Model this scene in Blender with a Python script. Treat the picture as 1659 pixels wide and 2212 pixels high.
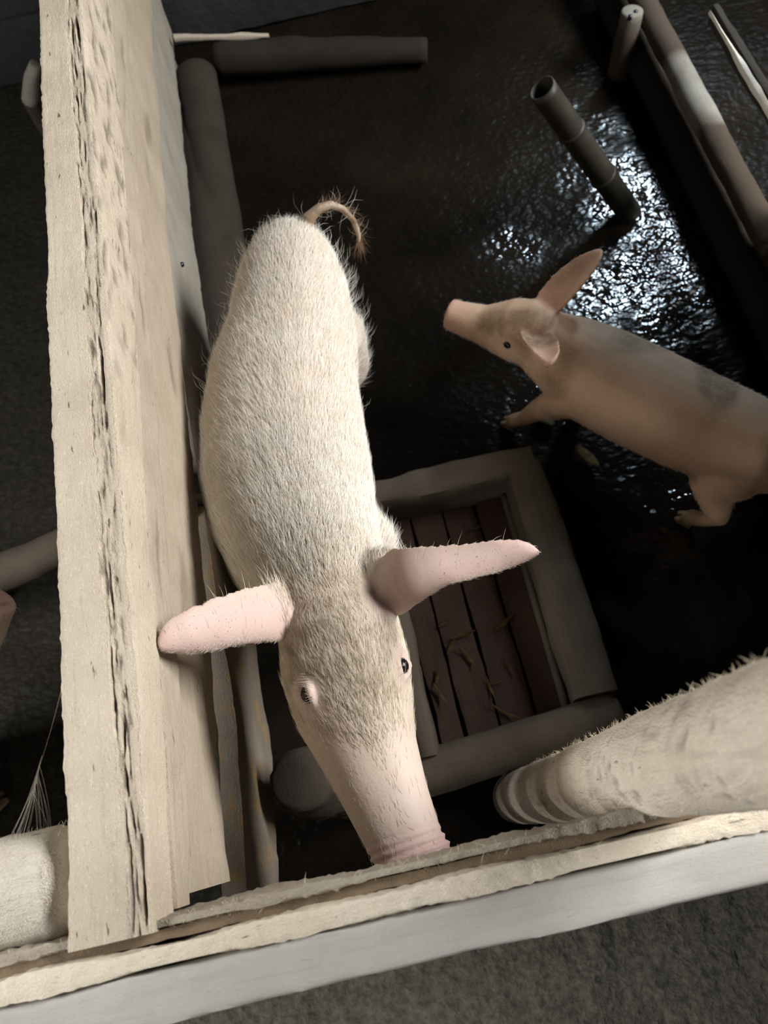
import bpy, bmesh, math, random
import numpy as np
from mathutils import Vector, Matrix, noise

for o in list(bpy.data.objects):
    bpy.data.objects.remove(o)
SC = bpy.context.scene
COL = SC.collection
random.seed(7)
RNG = np.random.default_rng(7)

# ------------------------------------------------------------------ camera
# X runs along the front fence, Y into the pen, Z up; the lens is held over the front rail.
IW, IH, FPX = 1659.0, 2212.0, 1660.0
PITCH, ROLL, CAMZ = math.radians(68), math.radians(13), 1.75
FWD = Vector((0, math.cos(PITCH), -math.sin(PITCH)))
UP0 = Vector((0, math.sin(PITCH), math.cos(PITCH)))
RT0 = Vector((1, 0, 0))
RGT = RT0 * math.cos(ROLL) - UP0 * math.sin(ROLL)
UPV = RT0 * math.sin(ROLL) + UP0 * math.cos(ROLL)
CAM = Vector((0, 0, CAMZ))
cam_data = bpy.data.cameras.new('camera')
cam = bpy.data.objects.new('camera', cam_data)
COL.objects.link(cam)
m = Matrix.Identity(4)
for i in range(3):
    m[i][0], m[i][1], m[i][2], m[i][3] = RGT[i], UPV[i], -FWD[i], CAM[i]
cam.matrix_world = m
cam_data.sensor_fit = 'VERTICAL'
cam_data.sensor_height = 36.0
cam_data.lens = 36.0 * FPX / IH
cam_data.clip_start = 0.02
cam_data.dof.use_dof = True
cam_data.dof.focus_distance = 1.05
cam_data.dof.aperture_fstop = 5.0
SC.camera = cam


def at(x, y, z):
    """A point of the place at height z, measured from the photograph."""
    d = FWD + RGT * ((x - IW / 2) / FPX) - UPV * ((y - IH / 2) / FPX)
    return CAM + d * ((z - CAMZ) / d.z)


# ------------------------------------------------------------------ world, lights, exposure
world = bpy.data.worlds.new('world')
SC.world = world
world.use_nodes = True
bg = world.node_tree.nodes['Background']
bg.inputs[0].default_value = (0.80, 0.86, 1.0, 1)
bg.inputs[1].default_value = 0.017


def area(name, loc, target, sx, sy, power, color, spread=180):
    ld = bpy.data.lights.new(name, 'AREA')
    ld.shape = 'RECTANGLE'
    ld.size, ld.size_y = sx, sy
    ld.energy = power
    ld.color = color
    ld.spread = math.radians(spread)
    o = bpy.data.objects.new(name, ld)
    COL.objects.link(o)
    o.location = loc
    d = Vector(target) - Vector(loc)
    o.rotation_euler = d.to_track_quat('-Z', 'Y').to_euler()
    return o


# daylight over the added right-hand wall, through the far corner opening, and from the open front
area('daylight_over_wall', (2.55, 0.85, 2.35), (-0.1, 0.5, 0.75), 1.7, 0.8, 100, (1.0, 0.98, 0.95))
area('daylight_far_corner', (1.90, 2.95, 1.80), (0.95, 1.45, 0.0), 0.20, 0.40, 2.0, (0.70, 0.87, 1.0), 45)
area('daylight_left_side', (-2.1, 0.0, 1.80), (-0.3, 0.2, 0.9), 1.2, 0.35, 32, (1.0, 0.985, 0.96))
area('daylight_front', (-1.2, -1.7, 0.85), (0.1, 0.0, 0.6), 0.25, 0.25, 5, (1.0, 0.95, 0.88))
SC.view_settings.view_transform = 'Standard'
SC.view_settings.look = 'None'
SC.view_settings.exposure = 0.78
SC.view_settings.gamma = 1.0
SC.view_settings.use_curve_mapping = False


# ------------------------------------------------------------------ materials
class NT:
    def __init__(self, name):
        self.m = bpy.data.materials.new(name)
        self.m.use_nodes = True
        self.t = self.m.node_tree
        self.b = self.t.nodes['Principled BSDF']
        self.co = self.n('ShaderNodeTexCoord').outputs['Object']

    def n(self, typ, **kw):
        nd = self.t.nodes.new(typ)
        for k, v in kw.items():
            setattr(nd, k, v)
        return nd

    def l(self, a, b):
        self.t.links.new(a, b)

    def setin(self, sock, v):
        if isinstance(v, bpy.types.NodeSocket):
            self.l(v, sock)
        else:
            sock.default_value = v

    def mapped(self, scale, rot=(0, 0, 0)):
        mp = self.n('ShaderNodeMapping')
        mp.inputs['Scale'].default_value = scale
        mp.inputs['Rotation'].default_value = rot
        self.l(self.co, mp.inputs['Vector'])
        return mp.outputs[0]

    def noise(self, scale, detail=4, rough=0.55, vec=None, dist=0.0):
        nd = self.n('ShaderNodeTexNoise')
        nd.inputs['Scale'].default_value = scale
        nd.inputs['Detail'].default_value = detail
        nd.inputs['Roughness'].default_value = rough
        nd.inputs['Distortion'].default_value = dist
        self.l(vec if vec is not None else self.co, nd.inputs['Vector'])
        return nd.outputs['Fac']

    def voronoi(self, scale, vec=None, feature='F1', out='Distance'):
        nd = self.n('ShaderNodeTexVoronoi', feature=feature)
        nd.inputs['Scale'].default_value = scale
        self.l(vec if vec is not None else self.co, nd.inputs['Vector'])
        return nd.outputs[out]

    def ramp(self, fac, stops):
        nd = self.n('ShaderNodeValToRGB')
        e = nd.color_ramp.elements
        while len(e) < len(stops):
            e.new(0.5)
        for k, (p, c) in enumerate(stops):
            e[k].position = p
            e[k].color = (c[0], c[1], c[2], 1) if not isinstance(c, (int, float)) else (c, c, c, 1)
        self.setin(nd.inputs['Fac'], fac)
        return nd.outputs['Color']

    def mix(self, fac, a, b, mode='MIX'):
        nd = self.n('ShaderNodeMix', data_type='RGBA', blend_type=mode)
        self.setin(nd.inputs[0], fac)
        for k, v in ((6, a), (7, b)):
            if isinstance(v, bpy.types.NodeSocket):
                self.l(v, nd.inputs[k])
            else:
                nd.inputs[k].default_value = (v[0], v[1], v[2], 1)
        return nd.outputs[2]

    def math(self, op, a, b=0.0):
        nd = self.n('ShaderNodeMath', operation=op)
        self.setin(nd.inputs[0], a)
        self.setin(nd.inputs[1], b)
        return nd.outputs[0]

    def attr(self, name):
        return self.n('ShaderNodeAttribute', attribute_name=name).outputs['Fac']

    def bump(self, h, strength, dist, prev=None):
        nd = self.n('ShaderNodeBump')
        nd.inputs['Strength'].default_value = strength
        nd.inputs['Distance'].default_value = dist
        self.l(h, nd.inputs['Height'])
        if prev is not None:
            self.l(prev, nd.inputs['Normal'])
        return nd.outputs[0]

    def done(self, col, rough, normal=None, spec=0.4):
        self.setin(self.b.inputs['Base Color'], col if isinstance(col, bpy.types.NodeSocket) else (*col, 1))
        self.setin(self.b.inputs['Roughness'], rough)
        self.b.inputs['Specular IOR Level'].default_value = spec
        if normal is not None:
            self.l(normal, self.b.inputs['Normal'])
        return self.m


def wood_mat(name, light, mid, dark, axis='y', rough=0.85, speck=0.5, stain=None, bump=0.5, grainy=0.25):
    """Rough sawn timber: long grain, fibre specks, dusty mottling, rot cracks and painted dark from the mesh attribute."""
    k = NT(name)
    st = {'y': (1, 0.06, 1), 'x': (0.06, 1, 1), 'z': (1, 1, 0.06)}[axis]
    st2 = {'y': (1, 0.3, 1), 'x': (0.3, 1, 1), 'z': (1, 1, 0.3)}[axis]
    grain = k.noise(140, 5, 0.6, k.mapped(st), 0.3)
    fleck = k.noise(520, 3, 0.6, k.mapped(st2))
    blot = k.noise(9, 5, 0.6)
    col = k.ramp(blot, [(0.3, mid), (0.7, light)])
    g = k.ramp(grain, [(0.34, 0.0), (0.62, 1.0)])
    col = k.mix(k.math('MULTIPLY', k.ramp(grain, [(0.30, 1.0), (0.46, 0.0)]), grainy), col, dark)
    dash = k.noise(150, 2, 0.5, k.mapped({'y': (1, 0.22, 1), 'x': (0.22, 1, 1), 'z': (1, 1, 0.22)}[axis], (0.1, 0.2, 0.25)))
    col = k.mix(k.math('MULTIPLY', k.ramp(dash, [(0.24, 1.0), (0.29, 0.0)]), min(1.0, speck * 1.6)), col, [c * 0.45 for c in dark])
    dust = k.noise(900, 2, 0.5)
    col = k.mix(k.math('MULTIPLY', k.ramp(dust, [(0.35, 1.0), (0.5, 0.0)]), 0.22), col, dark)
    fl = k.ramp(fleck, [(0.60, 0.0), (0.72, 1.0)])
    col = k.mix(k.math('MULTIPLY', fl, speck), col, [min(1, c * 1.35) for c in light])
    fd = k.ramp(fleck, [(0.27, 1.0), (0.36, 0.0)])
    col = k.mix(k.math('MULTIPLY', fd, speck), col, [c * 0.6 for c in dark])
    if stain is not None:
        sn = k.noise(22, 6, 0.65)
        col = k.mix(k.ramp(sn, [(0.52, 0.0), (0.66, 0.8)]), col, stain)
    cr = k.attr('rot')  # also carries the painted dark either side of the log rail's lit patch
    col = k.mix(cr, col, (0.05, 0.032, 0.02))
    h = k.math('ADD', k.math('MULTIPLY', g, grainy), k.math('ADD', fleck, dust))
    nrm = k.bump(h, bump, 0.003)
    return k.done(col, rough, nrm, 0.25)


M_CREAM = wood_mat('sawn_cream_wood', (0.70, 0.61, 0.49), (0.58, 0.495, 0.385), (0.32, 0.245, 0.17), 'y', speck=0.6, bump=0.7)
M_BOARD = wood_mat('sawn_tan_wood', (0.54, 0.465, 0.37), (0.44, 0.37, 0.285), (0.27, 0.21, 0.15), 'y', speck=0.5, bump=0.65)
M_BOARD2 = wood_mat('sawn_brown_wood', (0.54, 0.46, 0.36), (0.44, 0.365, 0.275), (0.27, 0.205, 0.145), 'y', speck=0.5, bump=0.65)
M_GREYBOARD = wood_mat('weathered_grey_board', (0.40, 0.37, 0.32), (0.31, 0.285, 0.24), (0.15, 0.125, 0.10), 'y', speck=0.25)
M_STAIN = wood_mat('algae_stained_board', (0.25, 0.21, 0.165), (0.18, 0.15, 0.12), (0.08, 0.06, 0.045), 'y', speck=0.3,
                   stain=(0.30, 0.19, 0.055))
M_RAIL = wood_mat('worn_grey_rail', (0.50, 0.485, 0.455), (0.41, 0.395, 0.365), (0.27, 0.255, 0.23), 'x', speck=0.12, bump=0.25)
M_RAILIN = wood_mat('fibrous_rail_side', (0.85, 0.76, 0.62), (0.74, 0.645, 0.50), (0.38, 0.28, 0.18), 'x', speck=0.5, bump=0.6, grainy=0.1)
M_BOARDX = wood_mat('brown_groove_wood', (0.30, 0.225, 0.15), (0.23, 0.17, 0.11), (0.14, 0.10, 0.06), 'x', speck=0.2)
M_FRINGE = wood_mat('weathered_fringe_wood', (0.52, 0.46, 0.37), (0.40, 0.345, 0.265), (0.22, 0.18, 0.13), 'x', speck=0.5, bump=0.9)
M_POST = wood_mat('barkless_post', (0.82, 0.73, 0.61), (0.66, 0.57, 0.455), (0.14, 0.10, 0.065), 'z', speck=0.4, bump=0.9)
M_POSTW = wood_mat('bleached_post', (0.86, 0.80, 0.70), (0.76, 0.69, 0.575), (0.30, 0.22, 0.14), 'x', speck=0.5, bump=0.9)
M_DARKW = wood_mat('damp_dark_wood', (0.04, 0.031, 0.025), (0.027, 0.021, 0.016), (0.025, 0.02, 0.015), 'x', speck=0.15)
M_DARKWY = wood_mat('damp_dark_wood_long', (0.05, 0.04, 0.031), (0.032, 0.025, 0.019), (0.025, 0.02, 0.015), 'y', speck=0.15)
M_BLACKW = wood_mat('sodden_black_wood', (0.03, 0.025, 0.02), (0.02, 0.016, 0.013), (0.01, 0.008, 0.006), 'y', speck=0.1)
M_TROUGH = wood_mat('mud_worn_trough_wood', (0.145, 0.118, 0.092), (0.10, 0.079, 0.06), (0.045, 0.034, 0.026), 'y', speck=0.12)
M_TROUGHX = wood_mat('mud_worn_trough_wood_cross', (0.145, 0.118, 0.092), (0.10, 0.079, 0.06), (0.045, 0.034, 0.026), 'x', speck=0.12)
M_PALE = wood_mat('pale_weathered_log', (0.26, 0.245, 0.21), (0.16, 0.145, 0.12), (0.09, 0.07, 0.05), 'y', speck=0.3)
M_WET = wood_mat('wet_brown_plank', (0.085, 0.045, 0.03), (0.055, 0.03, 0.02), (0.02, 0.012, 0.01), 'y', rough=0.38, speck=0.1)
M_FIBRE = NT('dry_fibre').done((0.62, 0.53, 0.38), 0.8)

# wet muddy floor; drier, browner where people walk in front of the fence
k = NT('wet_dung_floor')
nz = k.noise(3.2, 6, 0.6)
fine = k.noise(70, 5, 0.62)
lump = k.voronoi(46, k.mapped((1, 1.5, 1)))
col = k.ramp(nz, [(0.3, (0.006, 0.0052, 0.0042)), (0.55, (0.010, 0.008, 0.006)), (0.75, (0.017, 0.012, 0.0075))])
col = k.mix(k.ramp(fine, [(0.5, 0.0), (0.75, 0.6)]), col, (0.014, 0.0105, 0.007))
dry = k.attr('dry')
col = k.mix(dry, col, k.ramp(fine, [(0.3, (0.085, 0.081, 0.065)), (0.7, (0.20, 0.19, 0.155))]))
rgh = k.math('ADD', k.math('SUBTRACT', 0.30, k.math('MULTIPLY', k.attr('wet'), 0.25)), k.math('MULTIPLY', dry, 0.3))
ripple = k.noise(44, 1.5, 0.5, k.mapped((1, 1.35, 1)))
hh = k.math('ADD', k.math('MULTIPLY', lump, -0.15), k.math('ADD', ripple, k.math('MULTIPLY', fine, k.math('ADD', 0.12, k.math('MULTIPLY', dry, 1.2)))))
M_FLOOR = k.done(col, rgh, k.bump(hh, 0.9, 0.0055), 0.5)
k.l(k.math('ADD', k.math('MULTIPLY', k.attr('wet'), 0.55), 0.03), k.b.inputs['Specular IOR Level'])

# pig skin: pink under cream, mud marks; masks are mesh attributes, one also holding painted flank shade
def skin_mat(name, cream, pink, mud_shade, mottling):
    k = NT(name)
    mot = k.noise(26, 6, 0.62)
    fine = k.noise(260, 4, 0.6)
    big = k.noise(6, 4, 0.55)
    col = k.mix(k.ramp(big, [(0.35, 0.0), (0.7, 0.5)]), cream, [cream[0] * 0.9, cream[1] * 0.82, cream[2] * 0.70])
    col = k.mix(k.math('MULTIPLY', k.ramp(mot, [(0.45, 0.0), (0.68, 1.0)]), mottling), col, pink)
    col = k.mix(k.attr('pink'), col, pink)
    dirt_shade = k.attr('mud_shade')
    col = k.mix(k.math('MULTIPLY', dirt_shade, k.ramp(mot, [(0.25, 0.25), (0.6, 1.0)])), col, mud_shade)
    sp = k.math('MULTIPLY', k.ramp(k.noise(330, 2, 0.5), [(0.66, 0.0), (0.72, 1.0)]), k.attr('speck'))
    col = k.mix(sp, col, (0.16, 0.10, 0.08))
    m_ = k.done(col, 0.55, k.bump(fine, 0.25, 0.002), 0.35)
    k.b.inputs['Subsurface Weight'].default_value = 0.12
    k.b.inputs['Subsurface Radius'].default_value = (0.012, 0.005, 0.003)
    k.b.inputs['Subsurface Scale'].default_value = 0.6
    return m_


M_SKIN = skin_mat('pale_pig_skin', (0.64, 0.56, 0.47), (0.66, 0.46, 0.43), (0.20, 0.13, 0.07), 0.30)
M_SKIN2 = skin_mat('muddy_pink_pig_skin', (0.72, 0.51, 0.36), (0.68, 0.42, 0.33), (0.22, 0.145, 0.08), 0.4)
k = NT('white_bristle')
M_HAIR = k.done(k.ramp(k.noise(30, 3), [(0.3, (0.74, 0.69, 0.60)), (0.7, (0.88, 0.86, 0.80))]), 0.5, None, 0.4)
k = NT('tan_bristle')
M_TANHAIR = k.done(k.ramp(k.noise(45, 4), [(0.35, (0.50, 0.42, 0.30)), (0.65, (0.80, 0.73, 0.60))]), 0.5, None, 0.4)
M_TAILHAIR = NT('brown_tail_hair').done((0.22, 0.13, 0.07), 0.5)
M_EYE = NT('dark_eye').done((0.010, 0.008, 0.010), 0.22, None, 0.3)
k = NT('horn_hoof')
M_HOOF = k.done(k.ramp(k.noise(40, 4), [(0.3, (0.10, 0.065, 0.04)), (0.7, (0.30, 0.21, 0.13))]), 0.5)
M_LEAF = NT('dry_yellow_leaf')
M_LEAF = M_LEAF.done(M_LEAF.ramp(M_LEAF.noise(60, 4), [(0.3, (0.05, 0.034, 0.014)), (0.7, (0.12, 0.08, 0.034))]), 0.9, None, 0.1)
M_LEAFG = NT('dull_green_leaf')
M_LEAFG = M_LEAFG.done(M_LEAFG.ramp(M_LEAFG.noise(60, 4), [(0.3, (0.05, 0.05, 0.022)), (0.7, (0.09, 0.082, 0.036))]), 0.8, None, 0.1)
M_WEB = NT('dusty_cobweb').done((0.55, 0.52, 0.46), 0.7)
k = NT('yellow_bamboo')
M_BAMBOO = k.done(k.ramp(k.noise(18, 4, 0.6), [(0.3, (0.017, 0.015, 0.011)), (0.7, (0.032, 0.028, 0.019))]), 0.55)
k = NT('dark_plaster')
M_WALL = k.done(k.ramp(k.noise(5, 6, 0.6), [(0.3, (0.02, 0.02, 0.021)), (0.7, (0.038, 0.038, 0.04))]), 0.7,
                k.bump(k.noise(40, 5), 0.4, 0.01))


# ------------------------------------------------------------------ mesh helpers
def mk(name, verts, faces, mat, parent=None, smooth=True, attrs=None, origin=None):
    me = bpy.data.meshes.new(name)
    v = np.asarray(verts, dtype=float).reshape(-1, 3)
    org = np.array(parent.location if parent is not None and origin is None else (origin if origin is not None else (0, 0, 0)), dtype=float)
    if parent is not None and parent.parent is not None and origin is None:
        org = np.array(parent.parent.location, dtype=float) + np.array(parent.location, dtype=float)
    me.from_pydata((v - org).tolist(), [], [list(f) for f in faces])
    if smooth:
        me.polygons.foreach_set('use_smooth', [True] * len(me.polygons))
    if attrs:
        for an, vals in attrs.items():
            a = me.attributes.new(an, 'FLOAT', 'POINT')
            a.data.foreach_set('value', np.asarray(vals, dtype=np.float32))
    if len(me.polygons) < 60000:
        bm = bmesh.new()
        bm.from_mesh(me)
        bmesh.ops.recalc_face_normals(bm, faces=bm.faces)
        bm.to_mesh(me)
        bm.free()
    me.materials.append(mat)
    me.update()
    o = bpy.data.objects.new(name, me)
    COL.objects.link(o)
    if parent is not None:
        o.parent = parent
    else:
        o.location = org
    return o


def tag(o, label=None, cat=None, group=None, kind=None):
    if label: o['label'] = label
    if cat: o['category'] = cat
    if group: o['group'] = group
    if kind: o['kind'] = kind
    return o


def root(name, loc, label, cat, group=None):
    e = bpy.data.objects.new(name, None)
    e.empty_display_size = 0.1
    COL.objects.link(e)
    e.location = loc
    return tag(e, label, cat, group)


def nz3(p, s, seed=0.0):
    return noise.noise(Vector((p[0] * s + seed * 13.1, p[1] * s + seed * 7.7, p[2] * s - seed * 3.3)))


def rect_section(nw, nh, bev):
    """Unit rectangle outline, sides cut into nw / nh pieces, corners eased."""
    pts = []
    def side(a, b, n):
        for i in range(n):
            t = i / n
            pts.append((a[0] + (b[0] - a[0]) * t, a[1] + (b[1] - a[1]) * t))
    c = [(-1, -1), (1, -1), (1, 1), (-1, 1)]
    ns = [nw, nh, nw, nh]
    for q in range(4):
        side(c[q], c[(q + 1) % 4], ns[q])
    return pts


def timber(name, stations, lat, mat, parent=None, step=0.02, nw=6, nh=4, wob=0.004, fine=0.0012, ease=0.006, seed=1.0, dent=None, up=(0, 0, 1), kind=None):
    """A rough timber lofted through stations (centre, half width along lat, half height); edges waver, corners are worn."""
    lat = Vector(lat).normalized()
    up = Vector(up)
    P = [Vector(s[0]) for s in stations]
    L = [0.0]
    for i in range(1, len(P)):
        L.append(L[-1] + (P[i] - P[i - 1]).length)
    n = max(2, int(L[-1] / step))
    sec = rect_section(nw, nh, 0)
    verts, faces, rot = [], [], []
    m_ = len(sec)
    for j in range(n + 1):
        s = L[-1] * j / n
        i = 0
        while i < len(P) - 2 and s > L[i + 1]:
            i += 1
        t = (s - L[i]) / max(1e-9, L[i + 1] - L[i])
        c = P[i].lerp(P[i + 1], t)
        a = stations[i][1] * (1 - t) + stations[i + 1][1] * t
        b = stations[i][2] * (1 - t) + stations[i + 1][2] * t
        endk = 1.0
        for (u, v) in sec:
            x, y = u * a, v * b
            # ease corners
            dx, dy = a - abs(x), b - abs(y)
            if dx < ease and dy < ease:
                k_ = ease - math.hypot(ease - dx, ease - dy)
                if k_ < 0:
                    f = ease / math.hypot(ease - dx, ease - dy)
                    x = math.copysign(a - ease + (ease - dx) * f, x)
                    y = math.copysign(b - ease + (ease - dy) * f, y)
            w = c + lat * x + up * y
            d = wob * nz3(w, 7, seed) + wob * 0.5 * nz3(w, 23, seed + 2) + fine * nz3(w, 140, seed + 5)
            dirn = lat * (u if abs(u) > 0.99 else 0) + up * (v if abs(v) > 0.99 else 0)
            w = w + dirn * d
            r = 0.0
            if dent is not None:
                off, r = dent(s, u, v, w)
                w = w + Vector(off)
            verts.append(w)
            rot.append(r)
    for j in range(n):
        for q in range(m_):
            q2 = (q + 1) % m_
            faces.append((j * m_ + q, j * m_ + q2, (j + 1) * m_ + q2, (j + 1) * m_ + q))
    faces.append(tuple(range(m_ - 1, -1, -1)))
    faces.append(tuple(n * m_ + q for q in range(m_)))
    o = mk(name, verts, faces, mat, parent, True, {'rot': rot})
    # keep sharp arrises
    try:
        o.data.set_sharp_from_angle(angle=math.radians(48))
    except Exception:
        pass
    return o


def rlog(name, pts, radii, mat, parent=None, nseg=20, step=0.02, wob=0.05, seed=1.0, cap=True, hollow=0.0, dent=None):
    """A round log through points with radii; bark lumps from noise."""
    P = [Vector(p) for p in pts]
    L = [0.0]
    for i in range(1, len(P)):
        L.append(L[-1] + (P[i] - P[i - 1]).length)
    n = max(2, int(L[-1] / step))
    verts, faces, rot = [], [], []
    t0 = (P[-1] - P[0]).normalized()
    ref = Vector((0, 0, 1)) if abs(t0.z) < 0.8 else Vector((1, 0, 0))
    e1 = t0.cross(ref).normalized()
    e2 = e1.cross(t0).normalized()
    for j in range(n + 1):
        s = L[-1] * j / n
        i = 0
        while i < len(P) - 2 and s > L[i + 1]:
            i += 1
        t = (s - L[i]) / max(1e-9, L[i + 1] - L[i])
        c = P[i].lerp(P[i + 1], t)
        r = radii[i] * (1 - t) + radii[i + 1] * t
        for q in range(nseg):
            a = 2 * math.pi * q / nseg
            d = e1 * math.cos(a) + e2 * math.sin(a)
            w = c + d * r
            w = w + d * (r * wob * (nz3(w, 9, seed) + 0.5 * nz3(w, 30, seed) + 0.25 * nz3(w, 90, seed)))
            rr = 0.0
            if dent is not None:
                k_, rr = dent(s, a, w)
                w = w + d * k_
            verts.append(w)
            rot.append(rr)
    for j in range(n):
        for q in range(nseg):
            q2 = (q + 1) % nseg
            faces.append((j * nseg + q, j * nseg + q2, (j + 1) * nseg + q2, (j + 1) * nseg + q))
    if cap:
        for base, rev, sg in ((0, True, -1), (n * nseg, False, 1)):
            # rounded saw-cut end
            ctr = sum((verts[base + q] for q in range(nseg)), Vector()) / nseg
            ring = []
            for q in range(nseg):
                if hollow > 0:
                    w = ctr + (verts[base + q] - ctr) * (1 - hollow)
                else:
                    w = ctr + (verts[base + q] - ctr) * 0.82 + t0 * sg * radii[0 if sg < 0 else -1] * 0.10
                ring.append(len(verts))
                verts.append(w); rot.append(0.0)
            for q in range(nseg):
                q2 = (q + 1) % nseg
                f = (base + q, base + q2, ring[q2], ring[q])
                faces.append(f[::-1] if not rev else f)
            if hollow > 0:
                r2 = []
                for q in range(nseg):
                    r2.append(len(verts))
                    verts.append(verts[ring[q]] - t0 * sg * 0.12); rot.append(1.0)
                for q in range(nseg):
                    q2 = (q + 1) % nseg
                    f = (ring[q], ring[q2], r2[q2], r2[q])
                    faces.append(f[::-1] if not rev else f)
                faces.append(tuple(r2) if not rev else tuple(r2[::-1]))
            else:
                faces.append(tuple(ring) if not rev else tuple(ring[::-1]))
    return mk(name, verts, faces, mat, parent, True, {'rot': rot})


def strands(name, items, mat, parent=None, sides=3):
    """Many fine fibres joined: items = (list of points, root radius)."""
    V, F = [], []
    for pts, r in items:
        n = len(pts)
        t = (pts[-1] - pts[0])
        if t.length < 1e-6:
            continue
        t.normalize()
        e1 = t.orthogonal().normalized()
        e2 = t.cross(e1)
        b = len(V)
        for i in range(n - 1):
            rr = r * (1 - 0.75 * i / (n - 1))
            for q in range(sides):
                a = 2 * math.pi * q / sides
                V.append(pts[i] + e1 * (rr * math.cos(a)) + e2 * (rr * math.sin(a)))
        V.append(pts[-1])
        for i in range(n - 2):
            for q in range(sides):
                q2 = (q + 1) % sides
                F.append((b + i * sides + q, b + i * sides + q2, b + (i + 1) * sides + q2, b + (i + 1) * sides + q))
        tip = len(V) - 1
        for q in range(sides):
            F.append((b + (n - 2) * sides + q, b + (n - 2) * sides + (q + 1) % sides, tip))
    o = mk(name, V, F, mat, parent, False)
    o['kind'] = 'stuff'
    return o


def curl(p, d, length, bend, n=4):
    d = d.normalized()
    pts = [p.copy()]
    for i in range(n):
        d = (d + bend * (1.0 / n)).normalized()
        pts.append(pts[-1] + d * (length / n))
    return pts


def rv(s=1.0):
    return Vector((random.uniform(-s, s), random.uniform(-s, s), random.uniform(-s, s)))


# ------------------------------------------------------------------ floor
nx, ny = 330, 400
xs = np.linspace(-2.2, 3.0, nx)
ys = np.linspace(-1.6, 4.2, ny)
V, dryv, wetv = [], [], []
WET = ((0.91, 1.42, 0.13, 0.30, 0.25), (0.80, 1.16, 0.20, 0.14, 0.1), (0.52, 1.40, 0.07, 0.06, 0.0), (0.46, 0.90, 0.10, 0.08, 0.3), (0.60, 0.30, 0.13, 0.10, 0.0), (0.72, 0.55, 0.16, 0.12, 0.5))
for y in ys:
    for x in xs:
        h = 0.010 * nz3((x, y, 0), 2.2, 1) + 0.004 * nz3((x, y, 0), 9, 2) + 0.0012 * nz3((x, y, 0), 26, 3)
        d = min(1.0, max(0.0, (-0.10 - y) / 0.12))
        if d > 0:
            h += d * 0.012 * nz3((x * 1.8 + 0.25 * y, y * 0.6, 0), 36, 4)
        d = max(d, 0.16 * min(1.0, max(0.0, (-0.40 - x) / 0.1)))
        if -0.1 < x < 0.5 and 0.05 < y < 0.8:
            h = min(h, 0.0)
        wt = 0.0
        for (wx, wy, ra, rb, an) in WET:
            ax, ay = x - wx, y - wy
            u_, v_ = ax * math.cos(an) + ay * math.sin(an), -ax * math.sin(an) + ay * math.cos(an)
            wt = max(wt, 1.25 - math.hypot(u_ / ra, v_ / rb) + 0.5 * nz3((x, y, 0), 11, 51) + 0.7 * nz3((x, y, 0), 33, 52))
        wetv.append(max(0.0, min(1.0, wt * 1.6)))
        V.append((x, y, h - 0.006)); dryv.append(d)
F = [(j * nx + i, j * nx + i + 1, (j + 1) * nx + i + 1, (j + 1) * nx + i) for j in range(ny - 1) for i in range(nx - 1)]
tag(mk('floor', V, F, M_FLOOR, None, True, {'dry': dryv, 'wet': wetv}), 'dark wet dung-covered floor of the pig pen', None, None, 'structure')

# ------------------------------------------------------------------ divider fence on the left (runs away from the lens)
fence = root('divider_fence', (-0.33, 1.2, 0), 'tall cream fence of stacked rough-sawn boards left of the big pig', 'fence')


def rot_top(s, u, v, w):
    """Rotten split band along the right part of the beam's top."""
    if u > 0.99 and w.y > 0.45:      # rough bark pits on the side face further along
        g = max(0.0, nz3((0, w.y * 0.35, w.z), 55, 61) - 0.12) * 2.2 + max(0.0, nz3(w, 120, 62) - 0.3)
        g *= min(1.0, (w.y - 0.45) * 2)
        return (-0.004 * g, 0, 0), min(0.6, g)
    if v < 0.99 or abs(u) > 0.995:
        return (0, 0, 0), 0.0
    c1 = 0.42 + 0.22 * nz3((0, w.y, 0), 2.0, 3) + 0.10 * nz3((0, w.y, 0), 14, 4)
    c2 = c1 + 0.34 + 0.14 * nz3((0, w.y, 0), 5.0, 8)
    r = 0.0
    dz = 0.0
    for c, ph in ((c1, 11), (c2, 17), (c1 + 0.15, 23)):
        on = max(0.0, min(1.0, 3.2 * nz3((0, w.y, 0), 4.3, ph) + 0.25))
        wd = 0.03 + 0.05 * abs(nz3((u, w.y, 0), 30, ph))
        g = math.exp(-((u - c) / wd) ** 2) * on * max(0.0, 0.45 + 1.3 * nz3((u * 0.1, w.y, 0), 26, ph + 1))
        dz -= 0.007 * g
        r = max(r, min(1.0, g * 1.15 - 0.1))
    if c1 - 0.05 < u < min(0.97, c2 + 0.1):
        q_ = nz3((u * 0.042, w.y * 0.07, 0), 330, 71) + 0.6 * nz3((u * 0.042, w.y * 0.12, 0), 600, 72)
        dz -= 0.0022 * (1 + q_)
        r = max(r, min(0.75, max(0.0, q_ - 0.18) * 1.6))
    return (0, 0, dz), max(0.0, r) * 0.9


def beam_st(x, y, hw, zb, zt=0.95):
    return ((x, y, (zt + zb) / 2), hw, (zt - zb) / 2)


timber('top_beam', [beam_st(-0.343, -0.042, 0.041, 0.885), beam_st(-0.337, 0.15, 0.041, 0.875), beam_st(-0.334, 0.5, 0.041, 0.855),
                    beam_st(-0.328, 0.85, 0.040, 0.83), beam_st(-0.324, 1.3, 0.036, 0.80), beam_st(-0.322, 2.45, 0.034, 0.76)],
       (1, 0, 0), M_CREAM, fence, step=0.006, nw=34, nh=14, wob=0.0035, seed=3, dent=rot_top)


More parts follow.
